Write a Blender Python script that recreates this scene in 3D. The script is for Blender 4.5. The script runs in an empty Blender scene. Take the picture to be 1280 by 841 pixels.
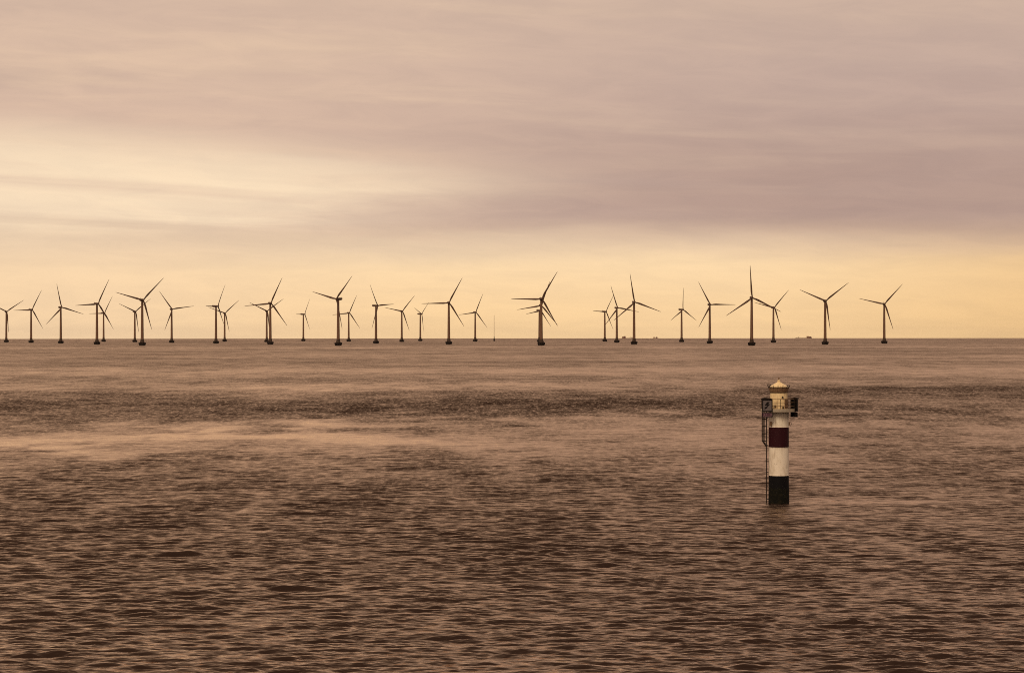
import bpy, math, random
import numpy as np
from mathutils import Vector, Matrix

random.seed(7)
R = math.radians
scene = bpy.context.scene
COL = scene.collection

# ------------------------------------------------------------------ camera
F = 2850.0                      # focal length in photo pixels (1280 wide)
CAM_H = 17.0                    # ferry deck height above the sea, m
R_EARTH = 7.0e6                 # earth radius with standard refraction
EYE_Y = 416.6                   # photo row of true eye level
cam_d = bpy.data.cameras.new('camera')
cam = bpy.data.objects.new('camera', cam_d)
COL.objects.link(cam)
cam_d.sensor_width = 36.0
cam_d.lens = F / 1280.0 * 36.0
cam_d.clip_start = 0.5
cam_d.clip_end = 120000.0
cam.location = (0, 0, CAM_H)
PITCH = -math.atan((420.5 - EYE_Y) / F)
cam.rotation_euler = (math.pi / 2 + PITCH, R(0.05), 0)
scene.camera = cam

# ------------------------------------------------------------------ render / exposure
scene.render.engine = 'CYCLES'
scene.view_settings.view_transform = 'Standard'
scene.view_settings.look = 'None'
scene.view_settings.exposure = 0.0
scene.view_settings.gamma = 1.0
scene.view_settings.use_curve_mapping = False
scene.cycles.use_denoising = False
scene.cycles.filter_width = 1.0
scene.cycles.max_bounces = 6
scene.cycles.caustics_reflective = False
scene.cycles.caustics_refractive = False
scene.cycles.sample_clamp_indirect = 6.0

# ------------------------------------------------------------------ sun (soft, through the overcast, behind the camera to the left)
SUN_EL, SUN_AZ = 38.0, 205.0     # azimuth clockwise from the viewing direction (+Y)
sd = bpy.data.lights.new('sun', 'SUN')
sd.energy = 1.5
sd.angle = R(22)
sd.color = (1.0, 0.80, 0.58)
sun = bpy.data.objects.new('sun', sd)
COL.objects.link(sun)
sdir = Vector((math.sin(R(SUN_AZ)) * math.cos(R(SUN_EL)), math.cos(R(SUN_AZ)) * math.cos(R(SUN_EL)), math.sin(R(SUN_EL))))
sun.rotation_euler = sdir.to_track_quat('Z', 'Y').to_euler()
sun.location = sdir * 300

# ------------------------------------------------------------------ node helper
class NG:
    def __init__(s, nt): s.nt = nt; s.n = nt.nodes; s.l = nt.links
    def node(s, t, **kw):
        n = s.n.new(t)
        for k, v in kw.items(): setattr(n, k, v)
        return n
    def put(s, sock, v):
        if isinstance(v, bpy.types.NodeSocket): s.l.new(v, sock)
        else: sock.default_value = v
    def m(s, op, a, b=0.0, c=0.0, clamp=False):
        n = s.node('ShaderNodeMath', operation=op, use_clamp=clamp)
        s.put(n.inputs[0], a); s.put(n.inputs[1], b); s.put(n.inputs[2], c)
        return n.outputs[0]
    def add(s, a, b): return s.m('ADD', a, b)
    def sub(s, a, b): return s.m('SUBTRACT', a, b)
    def mul(s, a, b): return s.m('MULTIPLY', a, b)
    def div(s, a, b): return s.m('DIVIDE', a, b)
    def sstep(s, x, lo, hi, o0=0.0, o1=1.0):
        n = s.node('ShaderNodeMapRange', interpolation_type='SMOOTHSTEP')
        s.put(n.inputs['Value'], x); s.put(n.inputs['From Min'], lo); s.put(n.inputs['From Max'], hi)
        s.put(n.inputs['To Min'], o0); s.put(n.inputs['To Max'], o1)
        return n.outputs[0]
    def lin(s, x, lo, hi, o0=0.0, o1=1.0):
        n = s.node('ShaderNodeMapRange')
        s.put(n.inputs['Value'], x); s.put(n.inputs['From Min'], lo); s.put(n.inputs['From Max'], hi)
        s.put(n.inputs['To Min'], o0); s.put(n.inputs['To Max'], o1)
        return n.outputs[0]
    def mix(s, f, a, b, blend='MIX'):
        n = s.node('ShaderNodeMix', data_type='RGBA', blend_type=blend)
        s.put(n.inputs[0], f); s.put(n.inputs[6], a); s.put(n.inputs[7], b)
        return n.outputs[2]
    def noise(s, vec, scale, detail=3, rough=0.5, dist=0.0, lac=2.0):
        n = s.node('ShaderNodeTexNoise')
        s.put(n.inputs['Vector'], vec); n.inputs['Scale'].default_value = scale
        n.inputs['Detail'].default_value = detail; n.inputs['Roughness'].default_value = rough
        n.inputs['Lacunarity'].default_value = lac
        n.inputs['Distortion'].default_value = dist
        return n.outputs[0]
    def xyz(s, x, y, z):
        n = s.node('ShaderNodeCombineXYZ')
        for i, v in enumerate((x, y, z)): s.put(n.inputs[i], v)
        return n.outputs[0]

def srgb(r, g, b, k=1.0):
    f = lambda c: (c / 255 / 12.92) if c <= 10 else ((c / 255 + 0.055) / 1.055) ** 2.4
    return (f(r) * k, f(g) * k, f(b) * k, 1.0)

# ------------------------------------------------------------------ world: warm layered overcast over a Nishita sky
world = bpy.data.worlds.new('World')
scene.world = world
world.use_nodes = True
g = NG(world.node_tree)
g.n.clear()
out = g.node('ShaderNodeOutputWorld')
bg = g.node('ShaderNodeBackground')
bg.inputs['Strength'].default_value = 0.1
K = 10.0                         # cloud colours are given for strength 0.1
tc = g.node('ShaderNodeTexCoord')
sep = g.node('ShaderNodeSeparateXYZ')
g.l.new(tc.outputs['Generated'], sep.inputs[0])
dx, dy, dz = sep.outputs
el = g.mul(g.m('ARCSINE', dz), 180 / math.pi)          # degrees
az = g.mul(g.m('ARCTAN2', dx, dy), 180 / math.pi)      # degrees, 0 = view axis
sky = g.node('ShaderNodeTexSky', sky_type='NISHITA', sun_disc=False)
sky.sun_elevation = R(SUN_EL); sky.sun_rotation = R(SUN_AZ)
sky.air_density = 1.5; sky.dust_density = 4.0
# streaky stratus: noise that is long across the view and thin in height
elw = g.mul(el, g.lin(el, 0, 40, 1.0, 0.35))
tilt = g.add(elw, g.mul(az, 0.03))
n1 = g.noise(g.xyz(g.mul(az, 0.050), g.mul(tilt, 0.60), 1.3), 1.0, 5, 0.55, 0.5)
n2 = g.noise(g.xyz(g.mul(az, 0.075), g.mul(tilt, 1.35), 7.7), 1.0, 4, 0.50, 0.9)
n3 = g.noise(g.xyz(g.mul(az, 0.03), g.mul(elw, 0.24), 3.1), 1.0, 2, 0.5, 0.2)
n4 = g.noise(g.xyz(g.mul(az, 0.42), g.mul(tilt, 2.6), 5.2), 1.0, 6, 0.62, 0.6)
n1c = g.sub(n1, 0.5); n2c = g.sub(n2, 0.5); n3c = g.sub(n3, 0.5)
# warped elevation so that the layer edges undulate
ew = g.add(g.add(el, g.mul(n1c, 1.3)), g.add(g.mul(n2c, 1.1), g.mul(g.sub(n4, 0.5), 0.25)))
# base deck colour, beige left to mauve grey right
right = g.sstep(az, -9.0, 10.0)
deck = g.mix(right, srgb(218, 187, 166, K), srgb(196, 169, 157, K))
high = g.sstep(el, 5.5, 9.5)
deck = g.mix(g.mul(high, 0.6), deck, srgb(213, 185, 164, K))
# darker mauve bank on the right, 2.6 to 5.5 degrees up
azb = g.add(az, g.mul(n1c, 9.0))
bank = g.mul(g.mul(g.sstep(ew, 2.2, 2.8), g.sstep(ew, 7.0, 3.6)), g.sstep(azb, -7.5, 8.0))
deck = g.mix(g.mul(bank, 0.85), deck, srgb(181, 152, 140, K))
# thin streaks through the whole deck
deck = g.mix(g.mul(g.sstep(n2, 0.46, 0.76, 0, 0.42), g.sstep(az, 9.0, -9.0, 0.25, 1.0)), deck, srgb(240, 208, 176, K))
deck = g.mix(g.sstep(n1, 0.54, 0.30, 0, 0.60), deck, srgb(188, 161, 151, K))
# cream opening at left, narrowing to a wedge towards the middle
azn = g.add(az, g.mul(n2c, 9.0))
top = g.lin(az, -12.0, 2.0, 5.25, 4.15)
bot = g.lin(az, -12.0, 2.0, 1.9, 3.5)
cu = g.sstep(g.sub(ew, bot), -0.5, 0.9); ct = g.sstep(g.sub(ew, top), 0.45, -0.95)
cream = g.mul(g.mul(cu, ct), g.mul(g.sstep(azn, 5.0, -6.5), g.sstep(az, -75, -30)))
cream = g.mul(cream, g.lin(n2, 0.30, 0.55, 0.60, 1.0))
col = g.mix(g.mul(cream, 0.93), deck, srgb(255, 229, 195, K))
# clear yellow band above the horizon
band = g.sstep(g.add(g.add(el, g.mul(n1c, 0.7)), g.mul(n2c, 0.6)), 3.05, 1.55)
bandcol = g.mix(g.sstep(el, 0.1, 2.3), srgb(255, 215, 160, K * 1.04), srgb(255, 222, 176, K * 1.04))
bandcol = g.mix(g.sstep(az, 4.0, 15.0, 0, 0.55), bandcol, srgb(234, 186, 120, K))
bandcol = g.mix(g.sstep(az, 0.0, -12.0, 0, 0.60), bandcol, srgb(252, 219, 180, K))
col = g.mix(g.mul(band, 0.95), col, bandcol)
# grey wisps over the band on the left
wisp = g.mul(g.mul(g.sstep(ew, 1.3, 2.1), g.sstep(ew, 3.2, 2.3)), g.sstep(azn, 4.0, -4.0))
col = g.mix(g.mul(wisp, g.lin(n2, 0.62, 0.38, 0.05, 0.48)), col, srgb(226, 200, 172, K))
# fine mottling
col = g.mix(1.0, col, g.mix(g.sstep(n4, 0.3, 0.7), (0.955, 0.955, 0.965, 1), (1.03, 1.025, 1.015, 1)), 'MULTIPLY')
# a little of the clear sky shows through the thin deck
skyt = g.mix(1.0, sky.outputs[0], (1.0, 0.80, 0.62, 1), 'MULTIPLY')
col = g.mix(0.04, col, skyt)
g.put(bg.inputs['Color'], col)
g.l.new(bg.outputs[0], out.inputs['Surface'])

# ------------------------------------------------------------------ materials
MATS = {}
def mat(name, color, rough=0.6, metal=0.0, wear=None, wear_amt=0.4, scale=1.5, bump=0.0, stretch=(1, 1, 1), runs=0.0):
    m = bpy.data.materials.new(name); m.use_nodes = True
    g = NG(m.node_tree)
    b = g.n['Principled BSDF']
    b.inputs['Roughness'].default_value = rough
    b.inputs['Metallic'].default_value = metal
    if max(color) < 0.07: b.inputs['Specular IOR Level'].default_value = 0.12
    t = g.node('ShaderNodeTexCoord'); mp = g.node('ShaderNodeMapping')
    g.l.new(t.outputs['Object'], mp.inputs[0]); mp.inputs['Scale'].default_value = stretch
    n = g.noise(mp.outputs[0], scale, 5, 0.6)
    if wear is None: wear = tuple(c * 0.6 for c in color)
    c = g.mix(g.sstep(n, 0.45, 0.70, 0, wear_amt), tuple(color) + (1,), tuple(wear) + (1,))
    if runs:        # rust and dirt runs down the plates, with a shape of their own
        mr = g.node('ShaderNodeMapping'); g.l.new(t.outputs['Object'], mr.inputs[0]); mr.inputs['Scale'].default_value = (5.0, 5.0, 0.38)
        nr_ = g.noise(mr.outputs[0], 1.0, 4, 0.6)
        c = g.mix(g.sstep(nr_, 0.55, 0.70, 0, runs), c, (0.20, 0.105, 0.045, 1))
        ms = g.noise(mp.outputs[0], 9.0, 2, 0.5)
        c = g.mix(g.sstep(ms, 0.66, 0.72, 0, runs), c, (0.14, 0.08, 0.04, 1))
    g.put(b.inputs['Base Color'], c)
    if bump:
        bn = g.node('ShaderNodeBump'); bn.inputs['Strength'].default_value = bump; bn.inputs['Distance'].default_value = 0.02
        g.l.new(n, bn.inputs['Height']); g.l.new(bn.outputs[0], b.inputs['Normal'])
    MATS[name] = m
    return m
mat('white_paint', (0.82, 0.72, 0.57), 0.55, wear=(0.50, 0.40, 0.27), wear_amt=0.55, scale=2.2, bump=0.15, stretch=(1, 1, 0.35), runs=0.55)
mat('cream_paint', (0.82, 0.63, 0.34), 0.5, wear=(0.55, 0.36, 0.17), wear_amt=0.5, scale=3.0, stretch=(1, 1, 0.4), runs=0.5)
mat('maroon_paint', (0.028, 0.004, 0.007), 0.6, wear=(0.02, 0.004, 0.006), scale=2.0)
mat('black_paint', (0.004, 0.0035, 0.004), 0.7, wear=(0.009, 0.007, 0.006), scale=2.0)
mat('algae', (0.006, 0.006, 0.004), 0.9, wear=(0.020, 0.017, 0.008), wear_amt=0.8, scale=3.5, bump=0.6)
mat('dark_steel', (0.020, 0.013, 0.009), 0.55, metal=0.2, scale=4.0)
mat('galvanised', (0.36, 0.30, 0.22), 0.5, metal=0.3, scale=4.0)
mat('rusty_steel', (0.20, 0.115, 0.055), 0.7, wear=(0.10, 0.04, 0.018), wear_amt=0.8, scale=5.0)
mat('lantern_glass', (0.11, 0.08, 0.05), 0.15, scale=2.0)
mat('grating', (0.36, 0.29, 0.20), 0.7, scale=6.0)
mat('sign_grey', (0.115, 0.092, 0.088), 0.5, scale=3.0)
mat('sign_pink', (0.14, 0.075, 0.09), 0.5, scale=3.0)
mat('sign_black', (0.008, 0.006, 0.006), 0.5)
mat('sign_maroon', (0.06, 0.012, 0.03), 0.5)
mat('turbine_silhouette', (0.150, 0.070, 0.034), 0.7, wear=(0.11, 0.05, 0.024), scale=0.08)  # pale grey towers darkened to brown: backlit silhouette put into the base colour
mat('blade_silhouette', (0.085, 0.038, 0.018), 0.7, wear=(0.07, 0.03, 0.015), scale=0.08)  # blades, hub and nacelle likewise: silhouette shade held in the colour
mat('concrete_dark', (0.014, 0.009, 0.007), 0.85, wear=(0.025, 0.017, 0.012), scale=0.3)
mat('collar_paint', (0.050, 0.030, 0.019), 0.6, scale=0.3)
mat('ship_red', (0.16, 0.045, 0.022), 0.6, scale=0.05)
mat('ship_house', (0.34, 0.19, 0.10), 0.6, scale=0.05)
mat('ship_dark', (0.06, 0.022, 0.014), 0.6, scale=0.05)

# ------------------------------------------------------------------ mesh helpers
class MB:
    def __init__(s): s.v = []; s.f = []
    def box(s, c, size, rot=None):
        o = len(s.v)
        for x in (-.5, .5):
            for y in (-.5, .5):
                for z in (-.5, .5):
                    p = Vector((x * size[0], y * size[1], z * size[2]))
                    if rot is not None: p = rot @ p
                    s.v.append(tuple(p + Vector(c)))
        for q in ((0, 1, 3, 2), (4, 6, 7, 5), (0, 4, 5, 1), (2, 3, 7, 6), (0, 2, 6, 4), (1, 5, 7, 3)):
            s.f.append(tuple(o + i for i in q))
        return s
    def lathe(s, prof, n=24, c=(0, 0, 0), a0=0.0):
        o = len(s.v)
        for r, z in prof:
            for k in range(n):
                a = a0 + 2 * math.pi * k / n
                s.v.append((c[0] + r * math.cos(a), c[1] + r * math.sin(a), c[2] + z))
        for i in range(len(prof) - 1):
            for k in range(n):
                s.f.append((o + i * n + k, o + i * n + (k + 1) % n, o + (i + 1) * n + (k + 1) % n, o + (i + 1) * n + k))
        s.f.append(tuple(o + k for k in range(n))[::-1])
        e = o + (len(prof) - 1) * n
        s.f.append(tuple(e + k for k in range(n)))
        return s
    def tube(s, pts, r, n=6, closed=False):
        pts = [Vector(p) for p in pts]; o = len(s.v); N = len(pts)
        for i, p in enumerate(pts):
            if closed: t = pts[(i + 1) % N] - pts[i - 1]
            else: t = pts[min(i + 1, N - 1)] - pts[max(i - 1, 0)]
            t.normalize()
            u = Vector((0, 0, 1)) if abs(t.z) < 0.9 else Vector((1, 0, 0))
            a = t.cross(u).normalized(); b = t.cross(a)
            for k in range(n):
                q = 2 * math.pi * k / n
                s.v.append(tuple(p + (a * math.cos(q) + b * math.sin(q)) * r))
        for i in range(N if closed else N - 1):
            j = (i + 1) % N
            for k in range(n):
                s.f.append((o + i * n + k, o + i * n + (k + 1) % n, o + j * n + (k + 1) % n, o + j * n + k))
        if not closed:
            s.f.append(tuple(o + k for k in range(n))); s.f.append(tuple(o + (N - 1) * n + k for k in range(n))[::-1])
        return s
    def prism(s, poly, y0, y1, M=None):
        """outline in x,z extruded in y"""
        o = len(s.v); n = len(poly)
        for y in (y0, y1):
            for x, z in poly:
                p = Vector((x, y, z))
                s.v.append(tuple(M @ p if M is not None else p))
        s.f.append(tuple(o + k for k in range(n))); s.f.append(tuple(o + n + k for k in range(n))[::-1])
        for k in range(n): s.f.append((o + k, o + n + k, o + n + (k + 1) % n, o + (k + 1) % n))
        return s
    def loft(s, rings):
        o = len(s.v); n = len(rings[0])
        for rg in rings: s.v += [tuple(p) for p in rg]
        for i in range(len(rings) - 1):
            for k in range(n):
                s.f.append((o + i * n + k, o + i * n + (k + 1) % n, o + (i + 1) * n + (k + 1) % n, o + (i + 1) * n + k))
        s.f.append(tuple(o + k for k in range(n))[::-1])
        e = o + (len(rings) - 1) * n
        s.f.append(tuple(e + k for k in range(n)))
        return s
    def mesh(s, name, m, smooth=False):
        me = bpy.data.meshes.new(name)
        me.from_pydata(s.v, [], s.f); me.update()
        import bmesh
        bm = bmesh.new(); bm.from_mesh(me); bmesh.ops.recalc_face_normals(bm, faces=bm.faces); bm.to_mesh(me); bm.free()
        if smooth:
            me.polygons.foreach_set('use_smooth', [True] * len(me.polygons))
            try: me.set_sharp_from_angle(angle=R(40))
            except Exception: pass
        me.materials.append(MATS[m])
        return me
    def build(s, name, m, parent=None, smooth=False):
        return link(name, s.mesh(name, m, smooth), parent)

def link(name, me, parent=None, loc=None, rot=None):
    o = bpy.data.objects.new(name, me)
    COL.objects.link(o)
    if parent is not None: o.parent = parent
    if loc is not None: o.location = loc
    if rot is not None: o.rotation_euler = rot
    return o
def thing(name, label, cat, loc, rz=0.0, group=None):
    o = bpy.data.objects.new(name, None); COL.objects.link(o)
    o.location = loc; o.rotation_euler = (0, 0, rz)
    o['label'] = label; o['category'] = cat
    if group: o['group'] = group
    return o
def sea_z(x, y): return -(x * x + y * y) / (2 * R_EARTH)
def on_sea(px, d):
    """point on the sea at forward distance d in the direction of photo column px"""
    x = (px - 640.0) / F * d
    return Vector((x, d, sea_z(x, d)))

# ------------------------------------------------------------------ the sea: one curved sheet with real waves in view
def vnoise(x, y, seed):
    """smooth value noise in numpy"""
    rs = np.random.RandomState(seed); T = rs.rand(256, 256)
    xi = np.floor(x).astype(int); yi = np.floor(y).astype(int)
    fx = x - xi; fy = y - yi
    fx = fx * fx * (3 - 2 * fx); fy = fy * fy * (3 - 2 * fy)
    a = T[xi % 256, yi % 256]; b = T[(xi + 1) % 256, yi % 256]; c = T[xi % 256, (yi + 1) % 256]; d = T[(xi + 1) % 256, (yi + 1) % 256]
    return (a * (1 - fx) + b * fx) * (1 - fy) + (c * (1 - fx) + d * fx) * fy

LH = on_sea(973.4, 228.0)
def gust(x, y):
    """how ruffled the water is (1 = ordinary chop): wind patches and slicks"""
    d = np.maximum(np.hypot(x, y), 1.0)
    a = np.degrees(np.arctan2(x, y))
    ld = np.log(d)
    w = (vnoise(a * 0.22 + 40, ld * 3.0 + 10, 1) - 0.5) * 0.07 + (vnoise(a * 0.8 + 90, ld * 9.0, 2) - 0.5) * 0.08
    rag = (vnoise(x / 11 + 700, y / 26 + 700, 31) - 0.5) * 0.10 + (vnoise(x / 3.5 + 800, y / 11 + 800, 32) - 0.5) * 0.12
    l = ld + w + rag
    def bump(c, s): return np.exp(-((l - math.log(c)) / s) ** 2)
    def span(lo, hi, soft): return 1 / (1 + np.exp(-(a - lo) / soft)) / (1 + np.exp((a - hi) / soft))
    q = np.ones_like(d)
    q += 0.55 * bump(535, 0.15) * (span(-14, -8, 0.8) * 0.4 + span(-6, 7.5, 1.2) + 0.25)
    q += 0.60 * bump(690, 0.10) * span(6, 40, 1.2)
    q -= 0.70 * bump(368, 0.14) * (span(-30, -2, 2.0) + 0.55 * span(-2, 12, 2)) * (0.5 + vnoise(x / 14, y / 20, 8))
    q -= 0.25 * bump(445, 0.06) * span(-2, 10, 1)
    q -= 0.45 * bump(760, 0.07) * span(-10, 4, 2)
    q -= 0.35 * bump(1050, 0.10)
    q -= 0.45 * bump(2900, 0.04)
    q -= 0.25 * bump(1700, 0.06)
    # patchiness
    q *= 0.84 + 0.32 * vnoise(x / 30 + 500, y / 50 + 500, 3) 
    q *= 0.76 + 0.48 * vnoise(x / 5 + 300, y / 12 + 300, 4)
    q += 0.25 * (vnoise(a * 0.5 + 20, ld * 14, 5) - 0.5) * np.clip((d - 250) / 400, 0, 1)
    # current past the lighthouse
    u = x - LH.x; v = y - LH.y
    run = np.clip((u - 1.0) / 4.0, 0, 1) * np.clip((26 - u) / 10.0, 0, 1)
    q -= 0.60 * run * (0.4 + 1.1 * vnoise(x / 4, y / 5, 44)) * np.exp(-((v - 3.0 + 0.10 * u) / 5.5) ** 2)
    q += 0.30 * run * np.exp(-((v + 3.5 + 0.08 * u) / 2.4) ** 2)
    return np.clip(q, 0.30, 2.4)

def make_sea():
    a_in = np.radians(np.linspace(-15.5, 15.5, 431))
    a_out = np.radians(np.concatenate([np.linspace(-178, -18, 54), [-16.8]]))
    ang = np.concatenate([a_out, a_in, -a_out[::-1]])
    n_dense0 = len(a_out); n_dense1 = n_dense0 + len(a_in)
    rr = [2, 8, 20, 40, 60, 80, 90, 95]
    r = 98.0
    while r < 45000:
        rr.append(r)
        r += r * (0.0011 if r < 420 else 0.0015 if r < 700 else 0.0035 if r < 1500 else 0.008 if r < 6000 else 0.03)
    rr = np.array(rr)
    A, D = np.meshgrid(ang, rr)
    X = D * np.sin(A); Y = D * np.cos(A)
    Z = -(X * X + Y * Y) / (2 * R_EARTH)
    q = gust(X, Y)
    # wave field on the dense part
    sl = slice(n_dense0, n_dense1)
    x = X[:, sl]; y = Y[:, sl]; qq = q[:, sl]
    rows = (rr >= 90) & (rr < 1700)
    x = x[rows]; y = y[rows]; qq = qq[rows]
    rv = rr[rows]
    dr = np.gradient(rv); da = (a_in[1] - a_in[0]) * rv
    edge = np.clip((15.5 - np.abs(np.degrees(a_in))) / 1.0, 0, 1)[None, :] * np.clip((rv - 92) / 8, 0, 1)[:, None]
    h = np.zeros_like(x); sx = np.zeros_like(x); sy = np.zeros_like(x)
    lost = np.zeros(len(rv))
    rs = np.random.RandomState(11)
    N = 120
    lam = np.exp(np.linspace(math.log(0.45), math.log(14.0), N)) * (1 + 0.05 * rs.randn(N))
    wt = np.exp(-((np.log(lam) - math.log(0.95)) / 0.75) ** 2) + 0.13 * np.exp(-((np.log(lam) - math.log(6.0)) / 0.7) ** 2)
    wt = wt / math.sqrt((wt ** 2).sum())
    SL = 0.30 * math.sqrt(2)
    for L, w in zip(lam, wt):
        th = math.radians(90 + (6 + rs.randn() * 15 if rs.rand() < 0.72 else -24 + rs.randn() * 16))      # travel direction, mostly toward the viewer
        k = 2 * math.pi / L
        kx, ky = k * math.cos(th), k * math.sin(th)
        s = SL * w
        amp = s / k
        spacing = np.maximum(dr * abs(math.sin(th)), da * abs(math.cos(th)) * 1.0)
        fade = np.clip(L / spacing / 2.6 - 1.0, 0, 1)
        lost += (1 - fade ** 2) * s * s / 2
        ph = kx * x + ky * y + rs.rand() * 6.28318
        ac = amp * fade[:, None]
        h += ac * np.cos(ph)
        sn = np.sin(ph) * ac * 0.35
        sx += sn * math.cos(th); sy += sn * math.sin(th)
    E = edge * qq
    xi = np.where(rows)[0]
    Z[xi[0]:xi[-1] + 1, sl] += h * E
    X[xi[0]:xi[-1] + 1, sl] += sx * edge * np.minimum(qq, 1.3)
    Y[xi[0]:xi[-1] + 1, sl] += sy * edge * np.minimum(qq, 1.3)
    # slope variance that the mesh cannot carry goes to the surface roughness
    var = np.full(X.shape, (SL ** 2) / 2)
    var[xi[0]:xi[-1] + 1, sl] = (SL ** 2) / 2 * (1 - edge ** 2) + lost[:, None] * edge ** 2
    var = var * q * q
    nr, nc = X.shape
    co = np.empty((nr * nc + 1, 3), np.float32)
    co[:-1, 0] = X.ravel(); co[:-1, 1] = Y.ravel(); co[:-1, 2] = Z.ravel()
    co[-1] = (0, 0, 0)
    i = np.arange(nr - 1)[:, None]; j = np.arange(nc)[None, :]
    j2 = (j + 1) % nc
    quads = np.stack(np.broadcast_arrays(i * nc + j, i * nc + j2, (i + 1) * nc + j2, (i + 1) * nc + j), -1).reshape(-1, 4)[:, ::-1]
    tris = np.stack([np.full(nc, nr * nc), np.arange(nc), (np.arange(nc) + 1) % nc], -1)[:, ::-1]
    nq, ntri = len(quads), len(tris)
    me = bpy.data.meshes.new('sea')
    me.vertices.add(len(co)); me.vertices.foreach_set('co', co.ravel())
    me.loops.add(nq * 4 + ntri * 3)
    me.loops.foreach_set('vertex_index', np.concatenate([quads.ravel(), tris.ravel()]).astype(np.int32))
    me.polygons.add(nq + ntri)
    me.polygons.foreach_set('loop_start', np.concatenate([np.arange(nq) * 4, nq * 4 + np.arange(ntri) * 3]).astype(np.int32))
    me.polygons.foreach_set('use_smooth', np.ones(nq + ntri, bool))
    me.update(calc_edges=True)
    at = me.attributes.new('ruffle', 'FLOAT', 'POINT')
    at.data.foreach_set('value', np.append(q.ravel(), 1.0).astype(np.float32))
    at = me.attributes.new('slope_var', 'FLOAT', 'POINT')
    at.data.foreach_set('value', np.append(var.ravel(), SL ** 2 / 2).astype(np.float32))
    m = bpy.data.materials.new('sea_water'); m.use_nodes = True
    g = NG(m.node_tree); b = g.n['Principled BSDF']
    g.n.remove(b)
    gloss = g.node('ShaderNodeBsdfAnisotropic'); gloss.inputs['Color'].default_value = (1.0, 0.80, 0.625, 1)
    body = g.node('ShaderNodeBsdfDiffuse'); body.inputs['Color'].default_value = (0.016, 0.0075, 0.005, 1)
    mx = g.node('ShaderNodeMixShader'); g.l.new(body.outputs[0], mx.inputs[1]); g.l.new(gloss.outputs[0], mx.inputs[2])
    g.l.new(mx.outputs[0], g.n['Material Output'].inputs['Surface'])
    ruf = g.node('ShaderNodeAttribute', attribute_name='ruffle').outputs['Fac']
    var = g.node('ShaderNodeAttribute', attribute_name='slope_var').outputs['Fac']
    geo = g.node('ShaderNodeNewGeometry')
    # ripples finer than the mesh: slopes from noise gradients taken over a fixed step in metres
    def slopes(scale, amp, detail, eps, sx, rz):
        mp = g.node('ShaderNodeMapping'); g.l.new(geo.outputs['Position'], mp.inputs[0])
        mp.inputs['Rotation'].default_value = (0, 0, R(rz)); mp.inputs['Scale'].default_value = (sx * scale, scale, 0)
        hs = []
        for off in ((0, 0, 0), (eps * sx * scale, 0, 0), (0, eps * scale, 0)):
            v = g.node('ShaderNodeVectorMath', operation='ADD'); g.l.new(mp.outputs[0], v.inputs[0]); v.inputs[1].default_value = off
            hs.append(g.noise(v.outputs[0], 1.0, detail, 0.6, 0.0))
        k = amp / eps
        return g.mul(g.sub(hs[1], hs[0]), -k), g.mul(g.sub(hs[2], hs[0]), -k)
    ax, ay = slopes(2.1, 0.17, 2, 0.03, 0.46, 4)
    bx, by = slopes(0.8, 0.30, 2, 0.08, 0.36, -6)
    share = g.m('SQRT', g.mul(var, 1.0 / (SL ** 2 / 2)))      # share the mesh does not carry
    near = g.lin(share, 0.1, 0.9, 1.0, 0.35)
    sxx = g.mul(g.add(g.mul(ax, ruf), g.mul(bx, share)), near)
    syy = g.mul(g.add(g.mul(ay, ruf), g.mul(by, share)), near)
    # streaky gusts, down to a few metres, make the unresolved chop uneven
    mpg = g.node('ShaderNodeMapping'); g.l.new(geo.outputs['Position'], mpg.inputs[0]); mpg.inputs['Scale'].default_value = (0.95, 0.24, 0)
    ng = g.noise(mpg.outputs[0], 1.0, 6, 0.80, 0.3)
    vv = g.mul(g.mul(var, g.m('MINIMUM', share, 1.0)), g.sstep(ng, 0.36, 0.64, 0.01, 0.40))
    al = g.m('POWER', g.mul(g.add(vv, 0.00002), 2.0), 0.25)   # roughness = sqrt(alpha), alpha^2 = 2 var
    g.put(gloss.inputs['Roughness'], g.m('MINIMUM', al, 0.62))
    vn = g.node('ShaderNodeVectorMath', operation='ADD')
    g.l.new(geo.outputs['Normal'], vn.inputs[0]); g.l.new(g.xyz(sxx, syy, 0.0), vn.inputs[1])
    nn = g.node('ShaderNodeVectorMath', operation='NORMALIZE'); g.l.new(vn.outputs[0], nn.inputs[0])
    g.l.new(nn.outputs[0], gloss.inputs['Normal'])
    # Fresnel falloff; chop too fine for the mesh tilts the mean facet by its rms slope
    lw = g.node('ShaderNodeLayerWeight'); lw.inputs['Blend'].default_value = 0.5
    g.l.new(nn.outputs[0], lw.inputs['Normal'])
    c = g.add(g.sub(1.0, lw.outputs['Facing']), g.mul(g.m('SQRT', g.mul(vv, 3.0)), 0.78))
    fr = g.m('EXPONENT', g.mul(g.m('POWER', g.div(c, 0.222), 1.6), -1.0))
    g.put(mx.inputs[0], g.add(g.mul(fr, 0.95), 0.02))
    me.materials.append(m)
    o = link('sea', me)
    o['kind'] = 'structure'
    o['label'] = 'rippled brown sea reaching the horizon'
make_sea()
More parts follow.
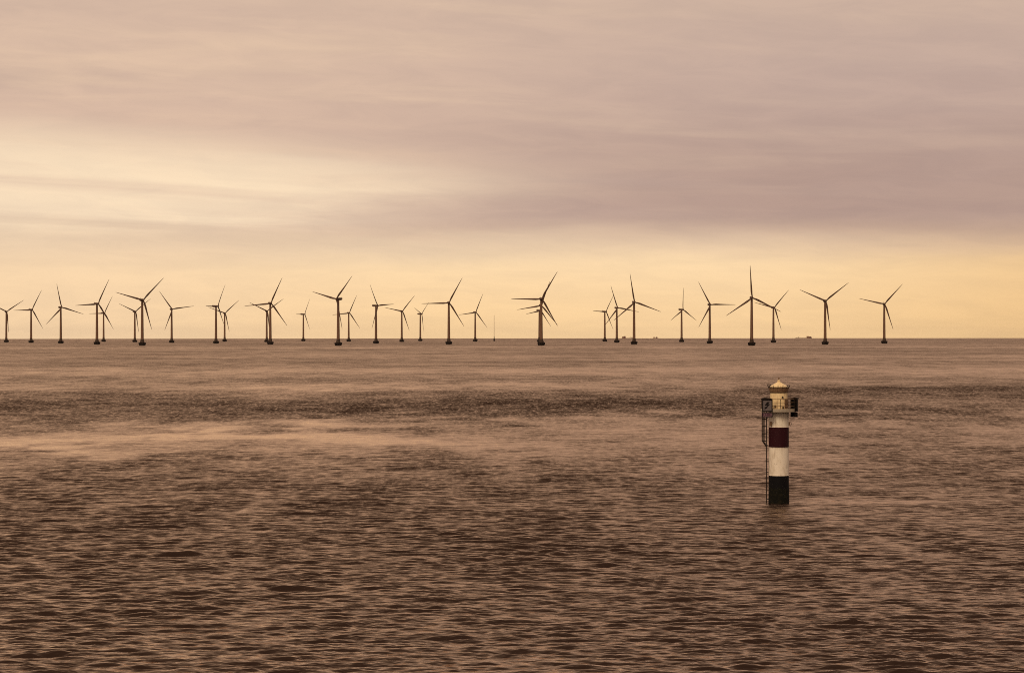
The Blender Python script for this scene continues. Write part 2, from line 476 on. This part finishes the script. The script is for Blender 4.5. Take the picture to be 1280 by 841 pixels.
# ------------------------------------------------------------------ lighthouse
def lighthouse():
    rt = thing('lighthouse', 'slim round lighthouse banded white, dark red and black, standing in the water', 'lighthouse', (LH.x, LH.y, LH.z), -math.atan2(LH.x, LH.y))
    P = 0.08                                   # metres per photo pixel at its distance
    Z = lambda y: CAM_H - (y - EYE_Y) * P
    r0 = 1.00
    zb, zw, zr, zd = Z(594.0), Z(559.2), Z(533.6), Z(514.6)
    za = Z(610)
    def seg(name, r, a, b, m, par=rt, n=40):
        return MB().lathe([(r - 0.015, a), (r, a + 0.015), (r, b - 0.015), (r - 0.015, b)], n).build(name, m, par, True)
    base = seg('black_base', r0, -2.5, zb, 'black_paint')
    # uneven algae skirt round the waterline
    mb = MB(); n = 40; rings = []
    rnd = random.Random(3)
    for z, rr in ((-2.0, 1.03), (0.35, 1.035), (za - 0.35, 1.02), (za, 1.006)):
        rg = []
        for k in range(n):
            a = 2 * math.pi * k / n
            dz = rnd.uniform(-0.22, 0.22) if z > 0.2 else 0
            rg.append((rr * math.cos(a), rr * math.sin(a), z + dz))
        rings.append(rg)
    mb.loft(rings).build('algae_band', 'algae', base, True)
    seg('lower_white_band', r0, zb, zw, 'white_paint')
    seg('dark_red_band', r0, zw, zr, 'maroon_paint')
    up = seg('upper_white_band', r0, zr, zd, 'white_paint')
    # flange lips between the tower sections
    for z in (zb, zw, zr):
        MB().lathe([(r0 + 0.002, z - 0.025), (r0 + 0.022, z - 0.02), (r0 + 0.022, z + 0.02), (r0 + 0.002, z + 0.025)], 40).build('flange_ring', 'white_paint' , rt, True)
    # platform
    zp = Z(511.8)
    pr = 1.78
    pl = MB().lathe([(pr, zd + 0.05), (pr, zp)], 32).build('platform', 'grating', rt)
    MB().lathe([(pr + 0.003, zd), (pr + 0.035, zd + 0.01), (pr + 0.035, zp + 0.10), (pr + 0.02, zp + 0.10), (pr + 0.02, zp + 0.004), (pr + 0.003, zp + 0.004)], 32).build('toe_board', 'galvanised', pl)
    # railing
    zt = zp + 1.08
    rl = 1.72
    for k in range(12):
        a = 2 * math.pi * (k + 0.18) / 12
        MB().tube([(rl * math.cos(a), rl * math.sin(a), zp), (rl * math.cos(a), rl * math.sin(a), zt)], 0.028, 6).build('railing_post', 'dark_steel', rt)
    for z in (zt, zp + 0.72, zp + 0.38):
        MB().tube([(rl * math.cos(2 * math.pi * k / 36), rl * math.sin(2 * math.pi * k / 36), z) for k in range(36)], 0.022, 5, True).build('railing_rail', 'rusty_steel', rt)
    # drum above the platform
    rdm = 0.865
    zc = Z(491.0)
    dr = MB().lathe([(rdm + 0.04, zp), (rdm + 0.04, zp + 0.09), (rdm, zp + 0.10), (rdm, zc)], 40).build('service_drum', 'cream_paint', rt, True)
    # door in the drum, round to the right, with a handle
    M = Matrix.Rotation(R(-140), 4, 'Z')
    d = MB().prism([(-0.3, zp + 0.12), (0.3, zp + 0.12), (0.3, zp + 1.05), (-0.3, zp + 1.05)], -rdm - 0.02, -rdm + 0.08, Matrix.Rotation(R(62), 4, 'Z')).build('door', 'rusty_steel', dr)
    hv = MB().box((0.2, -rdm - 0.04, zp + 0.6), (0.09, 0.03, 0.03)); hv.v = [tuple(Matrix.Rotation(R(62), 4, 'Z') @ Vector(p)) for p in hv.v]; hv.build('handle', 'dark_steel', d)
    for (ang, z) in ((-66, Z(496.3)), (-112, Z(507.5)), (-63, Z(509.2))):
        a = R(ang)
        MB().lathe([(0.07, -0.09), (0.09, -0.02), (0.06, 0.09)], 10, (math.cos(a) * (rdm + 0.09), math.sin(a) * (rdm + 0.09), z)).build('lamp_box', 'dark_steel', dr)
    # lantern gallery: dark foot ring, flared slats with knobbed posts, glass, conical roof
    z1 = Z(484.0)
    MB().lathe([(0.80, zc), (0.93, zc + 0.012), (0.93, zc + 0.075), (0.80, zc + 0.085)], 40).build('gallery_ring', 'dark_steel', rt, True)
    gl = MB().lathe([(0.72, zc + 0.08), (0.74, z1 + 0.03)], 32).build('lantern_glass', 'lantern_glass', rt, True)
    NS = 28
    for k in range(NS):
        a = 2 * math.pi * k / NS
        Mz = Matrix.Rotation(a, 4, 'Z')
        rings = []
        for z, r in ((zc + 0.07, 0.90), (z1 + 0.0, 1.03)):
            w = math.pi * r / NS * 0.92
            rings.append([Mz @ Vector(p) for p in ((-w, -r, z), (w, -r, z), (w, -r + 0.02, z), (-w, -r + 0.02, z))])
        MB().loft(rings).build('flared_slat', 'rusty_steel', rt)
    MB().tube([(1.045 * math.cos(2 * math.pi * k / 32), 1.045 * math.sin(2 * math.pi * k / 32), z1) for k in range(32)], 0.024, 5, True).build('gallery_rim', 'dark_steel', rt)
    for k in range(14):
        a = 2 * math.pi * (k + 0.35) / 14
        c, s = math.cos(a), math.sin(a)
        p = MB().tube([(c * 1.03, s * 1.03, z1 - 0.1), (c * 1.12, s * 1.12, z1 + 0.15)], 0.022, 5).build('gallery_post', 'dark_steel', rt)
        MB().lathe([(0.012, -0.05), (0.045, -0.02), (0.045, 0.02), (0.012, 0.05)], 8, (c * 1.13, s * 1.13, z1 + 0.17)).build('knob', 'dark_steel', p, True)
    zr0, zr1 = Z(484.2), Z(477.2)
    roof = MB().lathe([(0.86, zr0), (0.90, zr0 + 0.05), (0.70, zr0 + 0.22), (0.40, zr0 + 0.38), (0.16, zr1 - 0.04), (0.11, zr1)], 32).build('conical_roof', 'cream_paint', rt, True)
    fin = MB().lathe([(0.11, zr1), (0.15, zr1 + 0.06), (0.13, zr1 + 0.14), (0.06, zr1 + 0.18)], 16).build('vent_ball', 'cream_paint', roof, True)
    MB().lathe([(0.03, zr1 + 0.18), (0.03, zr1 + 0.24), (0.10, zr1 + 0.30), (0.10, zr1 + 0.36), (0.03, zr1 + 0.44)], 12).build('finial', 'rusty_steel', roof, True)

    # signs: two frames on the platform edge
    def sign(cx, cy, yaw, face_front, tag_label, lamp):
        M = Matrix.Translation((cx, cy, 0)) @ Matrix.Rotation(yaw, 4, 'Z')
        W, H0, H1 = 0.52, Z(514.0), Z(498.6)
        fr = MB()
        t = 0.10
        for (x0, x1, a, b) in ((-W, W, H1 - t, H1), (-W, W, H0, H0 + t), (-W, -W + t, H0 + t, H1 - t), (W - t, W, H0 + t, H1 - t)):
            fr.prism([(x0, a), (x1, a), (x1, b), (x0, b)], -0.06, 0.06, M)
        f = fr.build('sign_frame', 'sign_black', rt); f['label'] = tag_label
        MB().prism([(-W + t, H0 + t), (W - t, H0 + t), (W - t, H1 - t), (-W + t, H1 - t)], -0.02, 0.02, M).build('sign_face', 'sign_grey' if face_front else 'black_paint', f)
        # lightning bolt
        b = [(-0.02, 0.36), (0.24, 0.36), (0.08, 0.14), (0.28, 0.14), (-0.04, -0.20), (0.06, -0.16), (-0.28, -0.42), (-0.26, -0.10), (-0.16, -0.16), (0.02, 0.00), (-0.28, 0.00)]
        zc_ = (H0 + H1) / 2
        MB().prism([(x * 0.98, zc_ + z * 0.98) for x, z in b], -0.045, -0.018, M).build('lightning_bolt', 'sign_black', f)
        # stiffeners and brackets on the back
        for x in (-0.26, 0.26):
            MB().prism([(x - 0.035, H0 - 0.45), (x + 0.035, H0 - 0.45), (x + 0.035, H1 - 0.05), (x - 0.035, H1 - 0.05)], 0.06, 0.12, M).build('stiffener', 'dark_steel', f)
        for z in (H0 + 0.3, H1 - 0.3):
            MB().prism([(-W + 0.02, z - 0.03), (W - 0.02, z - 0.03), (W - 0.02, z + 0.03), (-W + 0.02, z + 0.03)], 0.062, 0.105, M).build('stiffener', 'dark_steel', f)
        # lamp hood along the top
        MB().prism([(-W - 0.12, H1 + 0.004), (W - 0.05, H1 + 0.004), (W - 0.12, H1 + 0.10), (-0.25, H1 + 0.17), (-W - 0.05, H1 + 0.12)], -0.16, 0.10, M).build('lamp_hood', 'dark_steel', f)
        # name plate below
        A, B = Z(521.0), Z(514.9)
        pf = MB()
        for (x0, x1, a, bb) in ((-W, W, B - 0.05, B), (-W, W, A, A + 0.05), (-W, -W + .05, A + .05, B - .05), (W - .05, W, A + .05, B - .05)):
            pf.prism([(x0, a), (x1, a), (x1, bb), (x0, bb)], -0.04, 0.05, M)
        p = pf.build('plate_frame', 'sign_black', rt)
        MB().prism([(-W + .05, A + .05), (W - .05, A + .05), (W - .05, B - .05), (-W + .05, B - .05)], -0.01, 0.03, M).build('plate_face', 'sign_pink' if face_front else 'black_paint', p)
        cu = bpy.data.curves.new('lettering', 'FONT'); cu.body = 'KABEL'; cu.size = 0.34; cu.align_x = 'CENTER'; cu.align_y = 'CENTER'; cu.extrude = 0.006
        tmp = bpy.data.objects.new('tmp', cu); COL.objects.link(tmp)
        bpy.context.view_layer.update()
        me = bpy.data.meshes.new_from_object(tmp.evaluated_get(bpy.context.evaluated_depsgraph_get()))
        bpy.data.objects.remove(tmp)
        me.transform(M @ Matrix.Translation((0, -0.022, (A + B) / 2)) @ Matrix.Rotation(R(90), 4, 'X'))
        me.materials.clear(); me.materials.append(MATS['sign_maroon'])
        link('lettering', me, p)
    sign(-1.13, -1.72, R(0), True, 'dark framed grey sign with a black lightning bolt', True)
    sign(1.52, -0.55, R(128), False, 'dark back of the sign facing away to the right', True)

    # ladder with safety cage on the left, seen side-on
    lx = -1.12
    zlo, zhi = -0.8, zp + 0.9
    lm = MB()
    for y in (-0.2, 0.2): lm.tube([(lx - 0.10, y, zlo), (lx - 0.10, y, zhi)], 0.05, 6)
    ld = lm.build('ladder', 'dark_steel', rt)
    z = zlo + 0.15
    rung = MB().tube([(0, -0.2, 0), (0, 0.2, 0)], 0.02, 6).mesh('rung', 'dark_steel')
    while z < zhi:
        link('rung', rung, ld, (lx - 0.10, 0, z)); z += 0.30
    z = 0.4
    while z < zd - 0.4:
        MB().box((lx - 0.02, 0, z), (0.20, 0.5, 0.05)).build('wall_bracket', 'dark_steel', ld); z += 1.35
    zc0, zc1 = Z(551.0), zp - 0.05
    R_C = 0.34
    def hoop(k, z):
        pts = []
        for i in range(13):
            a = R(-115 + 230 * i / 12)
            pts.append((lx - 0.10 - 0.26 - R_C * 0.55 * math.cos(a) + 0.0, R_C * math.sin(a), z))
        return [(lx - 0.10, -0.2, z)] + pts + [(lx - 0.10, 0.2, z)]
    for y in (524.2, 533.2, 542.2, 551.2):
        MB().tube(hoop(0, Z(y)), 0.045, 5).build('cage_hoop', 'dark_steel', ld)
    for i in range(0, 13, 2):
        a = R(-115 + 230 * i / 12)
        x, y = lx - 0.36 - R_C * 0.55 * math.cos(a), R_C * math.sin(a)
        MB().tube([(x, y, zc1), (x, y, zc0 - 0.02), (lx - 0.14, y * 0.5, Z(558.5))], 0.032, 5).build('cage_bar', 'dark_steel', ld)
    # small side lamp and pipe bracket
    MB().lathe([(0.10, -0.22), (0.13, -0.1), (0.12, 0.16), (0.05, 0.24)], 12, (-0.78, -0.78, Z(529.4))).build('side_lamp', 'rusty_steel', rt, True)
    br = MB().box((1.05, -0.15, Z(529.5)), (0.16, 0.12, 0.34)).build('cable_box', 'rusty_steel', rt)
    MB().tube([(1.08, -0.2, Z(528)), (1.22, -0.2, Z(527.4)), (1.25, -0.2, Z(530)), (1.15, -0.2, Z(532.5))], 0.025, 5).build('cable_loop', 'dark_steel', br)
lighthouse()

# ------------------------------------------------------------------ wind turbines
HUB, BL = 68.5, 46.5            # hub height above the water and blade length, m
OVER = 4.3                      # hub ahead of the tower axis
def make_turbine_meshes():
    M = {}
    M['foundation'] = MB().lathe([(4.6, -9), (4.6, -0.5), (5.0, 1.2), (5.6, 2.4), (5.6, 4.2), (5.3, 4.5)], 6 * 4).mesh('foundation', 'concrete_dark', True)
    M['collar'] = MB().lathe([(3.3, 4.45), (3.3, 5.4), (2.75, 7.2), (2.62, 9.2), (2.50, 9.3)], 24).mesh('collar', 'collar_paint', True)
    M['tower'] = MB().lathe([(2.30, 9.25), (2.15, 22), (1.95, 40), (1.70, 58), (1.60, HUB - 1.9)], 24).mesh('tower', 'turbine_silhouette', True)
    # nacelle along -y front (rotor side) to +y tail
    rings = []
    for y, w, zl, zh in ((-2.3, 1.15, -1.2, 1.2), (-1.6, 1.65, -1.7, 1.7), (1.5, 1.8, -1.9, 1.95), (5.0, 1.75, -1.75, 2.0), (7.6, 1.45, -1.0, 1.95), (8.0, 1.2, -0.6, 1.6)):
        c = 0.35
        rings.append([(-w, y, zl + c), (-w + c, y, zl), (w - c, y, zl), (w, y, zl + c), (w, y, zh - c), (w - c, y, zh), (-w + c, y, zh), (-w, y, zh - c)])
    M['nacelle'] = MB().loft(rings).mesh('nacelle', 'blade_silhouette', False)
    M['vane'] = MB().box((0, 6.6, 2.9), (0.16, 0.16, 1.9)).box((0, 6.6, 3.7), (1.5, 0.14, 0.14)).mesh('wind_vane', 'blade_silhouette')
    sp = MB().lathe([(1.45, -1.6), (1.6, -0.6), (1.5, 0.8), (1.0, 1.9), (0.3, 2.4)], 20)
    sp.v = [(x, -z, y) for x, y, z in sp.v]
    M['hub'] = sp.mesh('hub', 'blade_silhouette', True)
    rings = []
    st = ((0.8, 1.9, 1.0, 8), (2.5, 2.0, 0.95, 10), (6.0, 3.0, 0.42, 14), (9.5, 3.5, 0.30, 12), (15, 3.0, 0.25, 8), (23, 2.3, 0.21, 5), (31, 1.7, 0.19, 3), (39, 1.2, 0.18, 1.5), (44.5, 0.75, 0.17, 0.5), (BL, 0.25, 0.17, 0))
    for z, ch, th, tw in st:
        rg = []
        for k in range(10):
            a = 2 * math.pi * k / 10
            ch_ = ch * (0.84 if th < 0.9 else 1.0)
            px = (math.cos(a) * 0.5 - (0.16 if th < 0.9 else 0.0)) * ch_
            py = math.sin(a) * 0.5 * ch * th * (1.0 - 0.35 * math.cos(a) * (1 if th < 0.9 else 0))
            t = R(tw)
            rg.append((px * math.cos(t) - py * math.sin(t), px * math.sin(t) + py * math.cos(t) - 0.0008 * z * z, z))
        rings.append(rg)
    M['blade'] = MB().loft(rings).mesh('blade', 'blade_silhouette', True)
    M['ladder'] = MB().box((0, -5.75, 1.2), (0.9, 0.3, 7.0)).mesh('boat_landing', 'concrete_dark')
    M['door'] = MB().box((0, -2.28, 10.6), (1.0, 0.16, 2.2)).mesh('door', 'collar_paint')
    return M
TM = make_turbine_meshes()

# tower column, waterline row, hub row, side the rotor faces (+1 right of the viewer), three blade tips, label
T = [
 (7.9, 426.2, 387.9, 1, (29, 374.4), (11, 411.9), None, 'wind turbine at the very left edge of the picture, first in the row'),
 (38.9, 426.9, 385.6, 1, (51, 362.5), (16.9, 385.3), (54, 408.5), 'second wind turbine from the left, one blade level to the left'),
 (76.0, 428.1, 383.1, 1, (70.4, 352.5), (104.4, 391.5), (58.1, 402.8), 'third wind turbine from the left, standing alone with one blade almost upright'),
 (121.2, 429.8, 379.0, 1, (135.2, 349.4), (95, 380.6), (142.8, 408.5), 'fourth wind turbine from the left, the nearer one of an overlapping pair'),
 (129.5, 425.8, 390.0, 1, (139, 370), (110.6, 391.2), None, 'fifth wind turbine from the left, smaller and just right behind a nearer one'),
 (168.5, 426.2, 387.9, 1, (148.8, 377.9), (187.2, 373.1), (173.5, 412.5), 'sixth wind turbine from the left, small, just left behind a tall one'),
 (177.8, 431.9, 375.0, 1, (145.6, 365), (204, 348.1), (189.8, 411), 'seventh wind turbine from the left, tallest of the leftmost ten'),
 (214.6, 427.5, 385.6, 1, (199.4, 363.1), (242.2, 382.5), (206.2, 410.2), 'eighth wind turbine from the left, alone, one blade pointing right'),
 (270.0, 428.8, 382.2, 1, (279.8, 356.2), (257.2, 381), (281.9, 406), 'ninth wind turbine from the left, turned sideways with narrow rotor, nearer of a pair'),
 (280.8, 425.8, 390.2, 1, (297.8, 375.6), (286.9, 412.5), None, 'tenth wind turbine from the left, smaller and just right of a sideways one'),
 (333.4, 426.9, 388.1, 1, (312.5, 377.2), (355.6, 372.8), (337.2, 411), 'eleventh wind turbine from the left, almost hidden behind a taller one'),
 (337.9, 430.5, 379.0, 1, (352.2, 347.8), (305.6, 382.2), (358.5, 406.5), 'twelfth wind turbine from the left, tall, covering a smaller one behind'),
 (379.2, 425.5, 391.9, 1, (385.6, 372.5), (370.4, 391.2), (389, 411.5), 'thirteenth wind turbine from the left, one of the smallest, standing alone and turned sideways'),
 (422.8, 432.6, 374.4, -1, (440.6, 345.6), (391, 366.2), (426.2, 410), 'fourteenth wind turbine from the left, large, its nacelle tail sticking out to the right'),
 (435.9, 426.1, 390.4, 1, (445.6, 368.5), (415, 391.6), (450, 408.8), 'fifteenth wind turbine from the left, small, just right behind a large one'),
 (470.0, 429.4, 382.2, 1, (460.4, 354.8), (492, 381.2), (466.4, 408.9), 'sixteenth wind turbine from the left, its nacelle tail sticking out to the left'),
 (502.2, 426.9, 388.5, 1, (518, 368.5), (480, 383.3), (512.4, 412.4), 'seventeenth wind turbine from the left, mid-sized with a blade drooping right of its tower'),
 (525.4, 425.6, 391.7, 1, (515.9, 385.3), (533, 381.9), (532, 413.4), 'eighteenth wind turbine from the left, smallest, with a narrow Y-shaped rotor'),
 (561.0, 430.7, 378.7, 1, (578, 348.4), (526.5, 379.7), (579.5, 407.5), 'nineteenth wind turbine from the left, tall, long blade level to the left'),
 (594.0, 426.5, 389.9, 1, (603, 367.4), (573.6, 392.7), (609.9, 408.9), 'twentieth wind turbine from the left, between a tall one and the thin mast'),
 (676.6, 432.8, 374.7, 1, (696.6, 339.8), (639, 374.3), (697.3, 406.6), 'large wind turbine near the middle, front one of three standing in line'),
 (675.9, 429.8, 382.3, 1, (686.8, 353.2), (645.3, 387.7), (696.6, 406), 'middle one of three wind turbines in line, hidden behind the large front tower'),
 (674.2, 427.3, 388.0, 1, (680.8, 363), (654.5, 395.4), (684.7, 411.3), 'rear one of three wind turbines in line, lowest hub behind the large tower'),
 (756.0, 426.9, 389.5, 1, (741.2, 388.8), (765.2, 372.2), (768, 411.3), 'small wind turbine, leftmost of the cluster of three right of the middle'),
 (771.0, 428.7, 385.3, 1, (763, 358.1), (799.2, 390.5), (756.7, 404.5), 'mid-sized wind turbine, centre one of the cluster of three right of the middle'),
 (792.6, 431.2, 378.5, 1, (786, 344), (825.6, 389.5), (766.8, 400.3), 'tall wind turbine, rightmost of the cluster of three right of the middle'),
 (852.0, 427.7, 387.2, 1, (853.5, 361), (871.8, 400.7), (839.7, 399.9), 'small wind turbine with upright blade, sixth from the right, an upside-down Y'),
 (887.2, 430.1, 381.7, 1, (873.9, 354.2), (920, 382.4), (874.2, 408.7), 'fifth wind turbine from the right, one blade level to the right'),
 (939.6, 433.3, 373.6, 1, (937.4, 333.5), (907, 395.9), (975.4, 390.7), 'tallest wind turbine, one blade straight up, above the lighthouse'),
 (966.8, 428.6, 384.8, 1, (986.1, 362.2), (942.3, 379.7), (975.2, 411.9), 'third wind turbine from the right, smaller, just right of the tallest one'),
 (1031.4, 432.0, 377.5, 1, (999.4, 363.8), (1059.8, 356), (1037.9, 412.2), 'second wind turbine from the right, standing alone with blades in a wide Y'),
 (1105.3, 430.5, 381.2, 1, (1073.8, 374.4), (1127.5, 356.2), (1116.9, 411.9), 'rightmost wind turbine, last of the row, alone beyond the lighthouse'),
]
def fit_rotor(hub_px, hp, tips):
    L = hp * BL / HUB
    best = None
    hx, hy = hub_px
    for th in range(0, 120, 2):
        for ph in range(5, 76, 3):
            e = 0
            for t in tips:
                if t is None: continue
                e += min(((t[0] - hx) - L * math.sin(R(th + 120 * k)) * math.cos(R(ph))) ** 2 + ((t[1] - hy) + L * math.cos(R(th + 120 * k))) ** 2 for k in range(3))
            if best is None or e < best[0]: best = (e, th, ph)
    return best[1], best[2]
for (tx, wy, hy, side, t1, t2, t3, label) in T:
    hp = wy - hy
    d = HUB * F / hp
    p = on_sea(tx, d)
    hx = tx
    for _ in range(2):
        th, ph = fit_rotor((hx, hy), hp, (t1, t2, t3))
        hx = tx + side * OVER * math.sin(R(ph)) * F / d
    va = math.atan2(p.x, p.y)
    rt = thing('wind_turbine', label, 'wind turbine', p, 0, 'offshore wind turbines along the horizon')
    fo = link('foundation', TM['foundation'], rt)
    link('boat_landing', TM['ladder'], fo, rot=(0, 0, R(40)))
    link('collar', TM['collar'], rt)
    tw = link('tower', TM['tower'], rt); link('door', TM['door'], tw, rot=(0, 0, R(-60)))
    yaw = side * R(ph) - va            # turn the rotor away from straight at the viewer
    na = link('nacelle', TM['nacelle'], rt, (0, 0, HUB), (0, 0, yaw))
    link('wind_vane', TM['vane'], na)
    hubp = Vector((math.sin(yaw) * OVER, -math.cos(yaw) * OVER, HUB))
    hb = link('hub', TM['hub'], rt, hubp, (0, 0, yaw))
    for k in range(3):
        # blade direction angle th clockwise from up as the viewer sees it
        b = link('blade', TM['blade'], hb)
        b.rotation_euler = (0, R(th + 120 * k), 0)

# ------------------------------------------------------------------ measuring mast
def mast():
    d = 5600.0
    p = on_sea(617.7, d)
    rt = thing('measuring_mast', 'thin lattice mast on a small dark footing between the wind turbines', 'mast', p, 0)
    MB().lathe([(1.7, -6), (1.7, 5.0), (2.2, 5.2), (2.2, 6.0)], 16).build('footing', 'concrete_dark', rt, True)
    MB().lathe([(1.0, 6.0), (0.9, 11.0), (0.5, 11.4)], 12).build('transition_piece', 'concrete_dark', rt)
    H = 64.0
    r = lambda z: 0.85 - 0.55 * (z - 6) / (H - 6)
    lg = lambda z, k: (r(z) * math.cos(2.1 * k + .3), r(z) * math.sin(2.1 * k + .3), z)
    for k in range(3):
        MB().tube([lg(6, k), lg(H, k)], 0.11, 5).build('mast_leg', 'turbine_silhouette', rt)
    br = MB()
    zs = np.linspace(6.5, H - 0.5, 24)
    for i in range(len(zs) - 1):
        for k in range(3):
            br.tube([lg(zs[i], k), lg(zs[i + 1], (k + 1) % 3)], 0.05, 4)
    br.build('bracing', 'turbine_silhouette', rt)
    MB().tube([(0, 0, H - 1), (0, 0, H + 3)], 0.08, 5).build('top_spike', 'turbine_silhouette', rt)
mast()

# ------------------------------------------------------------------ ships on the horizon (hulls partly below it)
def ship(px, d, length, label, blocks, cranes, rz=0.0):
    p = on_sea(px, d)
    rt = thing('cargo_ship', label, 'ship', p, rz, 'cargo ships on the horizon')
    L, W, Hh = length, length * 0.16, 5.0
    rings = []
    for x, w in ((-L / 2, .75), (-L * .42, 1), (L * .3, 1), (L * .42, .7), (L / 2, .05)):
        k = 1 + 0.0 * x
        ww = W / 2 * w
        rings.append([(x, -ww * .8, -4), (x, ww * .8, -4), (x + (1.5 if x > L * .4 else 0), ww, Hh + (1.5 if x > L * .4 else 0)), (x + (1.5 if x > L * .4 else 0), -ww, Hh + (1.5 if x > L * .4 else 0))])
    MB().loft(rings).build('hull', 'ship_red', rt)
    for (x, l, z0, h, m) in blocks:
        b = MB().box((x, 0, z0 + h / 2 + 0.01), (l, W * 0.82, h)).build('deckhouse', m, rt)
        for k in range(2):
            MB().box((x, -W * 0.41 - 0.02, z0 + h * (0.35 + 0.35 * k)), (l * 0.86, 0.12, h * 0.10)).build('window_row', 'ship_dark', b)
        MB().tube([(x, 0, z0 + h), (x, 0, z0 + h + 4)], 0.3, 5).build('mast_pole', 'ship_dark', b)
    for (x, h) in cranes:
        c = MB().box((x, 0, Hh + h / 2), (2.2, 2.2, h)).build('crane_post', 'ship_dark', rt)
        MB().tube([(x, 0, Hh + h * .8), (x + h * 0.9, 0, Hh + h * 1.15)], 0.7, 5).build('jib', 'ship_dark', c)
ship(784.5, 21000, 112, 'tiny cargo ship on the horizon left of a tall turbine, deckhouse at its left end',
     [(-27, 17, 5, 17, 'ship_red'), (-43, 13, 5, 14, 'ship_house')], [(22, 11), (37, 9)])
ship(819.5, 22000, 50, 'tiny lone cargo ship on the horizon, smallest of the three',
     [(-15, 12, 5, 11, 'ship_house'), (10, 15, 5, 11, 'ship_red')], [(-2, 7)])
ship(1004.5, 21000, 150, 'long tiny cargo ship on the horizon left of the turbine standing alone',
     [(38, 20, 5, 16, 'ship_house'), (60, 22, 5, 12, 'ship_red')], [(-48, 12), (-62, 6)])

# ------------------------------------------------------------------ thin sea haze
def haze():
    hb = MB().box((0, 0, -20.0), (93000, 93000, 280.0))
    me = bpy.data.meshes.new('haze'); me.from_pydata(hb.v, [], hb.f); me.update()
    m = bpy.data.materials.new('haze_air'); m.use_nodes = True
    g = NG(m.node_tree); g.n.clear()
    o_ = g.node('ShaderNodeOutputMaterial'); v = g.node('ShaderNodeVolumePrincipled')
    v.inputs['Color'].default_value = (0.95, 0.86, 0.76, 1)
    v.inputs['Density'].default_value = 0.4e-5
    v.inputs['Anisotropy'].default_value = 0.3
    g.l.new(v.outputs[0], o_.inputs['Volume'])
    me.materials.append(m)
    o = link('haze', me); o['kind'] = 'stuff'; o['label'] = 'thin warm haze over the whole sea'
haze()
